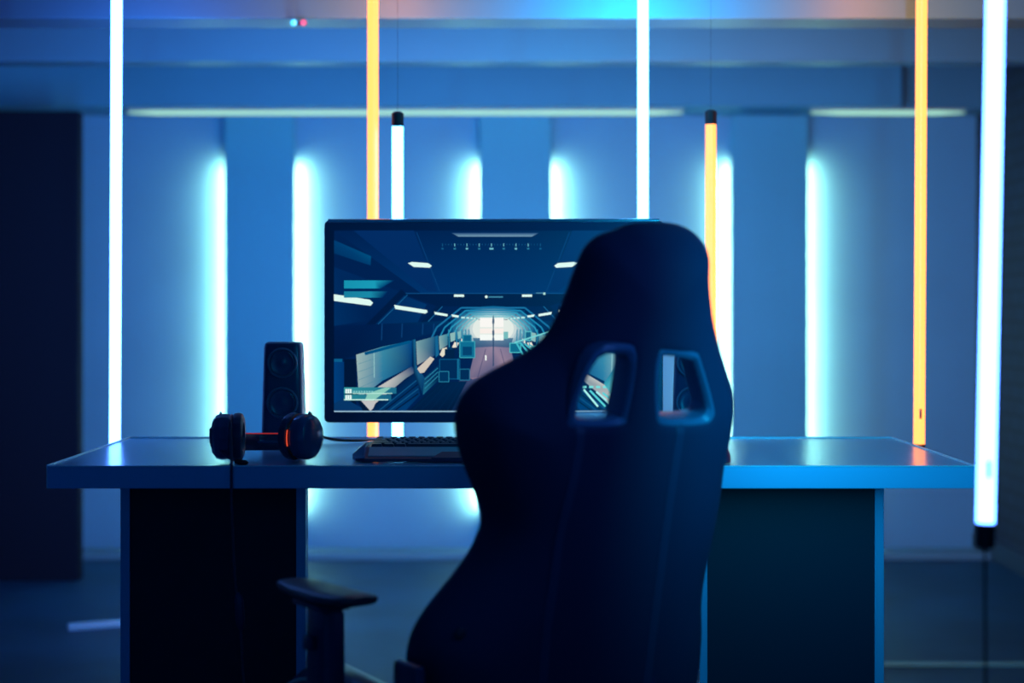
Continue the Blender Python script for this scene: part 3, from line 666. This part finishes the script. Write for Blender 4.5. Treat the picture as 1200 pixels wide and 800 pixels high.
# seat
bb = NB(); rs = []
for y, w_, z, h in ((.0, .20, .305, .035), (.02, .23, .305, .045), (.15, .24, .303, .048), (.33, .245, .303, .046), (.42, .24, .300, .044), (.46, .22, .295, .035), (.475, .18, .29, .02)):
    rs.append(superring(CL(0, y, z), cs, cz, w_, h, 36, 5))
rings(bb, rs); seat = obj('seat', bb, M_leather, ch)
for s_ in (-1, 1):
    bb = NB(); rs = []
    path = [(-.02, .34, .03, .03), (.04, .365, .042, .055), (.14, .375, .046, .065), (.30, .380, .046, .068), (.38, .368, .045, .06), (.44, .35, .036, .045), (.465, .335, .02, .02)]
    for y, z, a, h in path: rs.append(superring(CL(s_*.222, y, z), cs, cz, a, h, 28, 2.6))
    rings(bb, rs); sb_ = obj('seat_bolster', bb, M_leather, seat)
    bb = NB(); tube(bb, catmull([CL(s_*.262, y, z+h*.62) for y, z, a, h in path[1:6]], 8), .0032, 8); obj('piping', bb, M_pip, sb_)
    bb = NB(); box(bb, (-.010, -.045, -.12), (.010, .03, .045), .008, M=Matrix.Translation(CL(s_*(.250 if s_ < 0 else .20), .0, .462)) @ Matrix.Rotation(YAW, 4, 'Z')); obj('recliner_bracket', bb, M_plas, ch)
# armrests
def arm(s_):
    zt = .598; rs = []
    for y, z, a, h in ((-.026, .016, .020, .006), (-.019, .015, .032, .009), (.005, .012, .040, .011), (.07, .008, .044, .012), (.14, .007, .043, .012), (.20, .010, .038, .009), (.23, .011, .028, .006), (.241, .010, .012, .003)):
        rs.append([v for v in superring(CL(s_*AX, AY+y, zt-.014+z), cs, cz, a, h, 28, 3)])
    bb = NB(); rings(bb, rs); pad = obj('armrest_pad', bb, M_pad, ch)
    Mx = Matrix.Translation(CL(s_*AX, AY+.10, 0)) @ Matrix.Rotation(YAW, 4, 'Z')
    bb = NB(); box(bb, (-.028, -.035, .569), (.028, .07, .579), .004, M=Mx); box(bb, (-.02, -.034, .43), (.02, .034, .570), .008, M=Mx); obj('armrest_stem', bb, M_plas, ch)
    bb = NB(); rings(bb, [superring(CL(s_*(AX+o), AY+.10, z), cs, cdv, a, b_, 28, 4) for z, a, b_, o in ((.545, .020, .030, 0), (.541, .0235, .034, 0), (.36, .023, .036, 0), (.30, .023, .038, -.005), (.262, .03, .04, -.02))])
    box(bb, (-.010 if s_ < 0 else -.12, -.04, .252), (.12 if s_ < 0 else .01, .04, .268), .004, M=Mx); obj('armrest_upright', bb, M_plas, ch)
    bb = NB(); box(bb, (s_*.030-.006, -.012, .505), (s_*.030+.006, .012, .528), .003, M=Mx); obj('height_button', bb, M_plas, ch)
AX, AY = .305, .07
arm(-1); arm(1)
# mechanism, column and five-star base
Mx = Matrix.Translation(CL(0, .26, 0)) @ Matrix.Rotation(YAW, 4, 'Z')
bb = NB(); box(bb, (-.11, -.15, .235), (.11, .13, .262), .006, M=Mx); obj('tilt_mechanism', bb, M_plas, ch)
bb = NB(); c = CL(0, .26, 0); cyl(bb, c+cz*.10, c+cz*.245, .025); cyl(bb, c+cz*.08, c+cz*.2, .032); obj('gas_lift', bb, M_plas, ch)
for k in range(5):
    q = YAW+R(90+72*k+36); dv = Vector((math.cos(q), math.sin(q), 0)); sv = Vector((-dv.y, dv.x, 0)); bb = NB()
    rings(bb, [superring(c+dv*r+cz*z, sv, cz, a, h, 20, 4) for r, z, a, h in ((.0, .115, .035, .03), (.06, .115, .032, .026), (.2, .095, .024, .018), (.315, .080, .018, .013), (.325, .080, .014, .009))])
    lg = obj('base_leg', bb, M_plas, ch)
    bb = NB(); e = c+dv*.305; cyl(bb, e+cz*.052, e+cz*.074, .006)
    for s_ in (-1, 1): lathe(bb, [(0, .02), (.002, .026), (.014, .026), (.018, .02)], e+cz*.0265+sv*s_*.004+dv*.012, sv*s_, 24)
    obj('caster', bb, M_rub, lg)
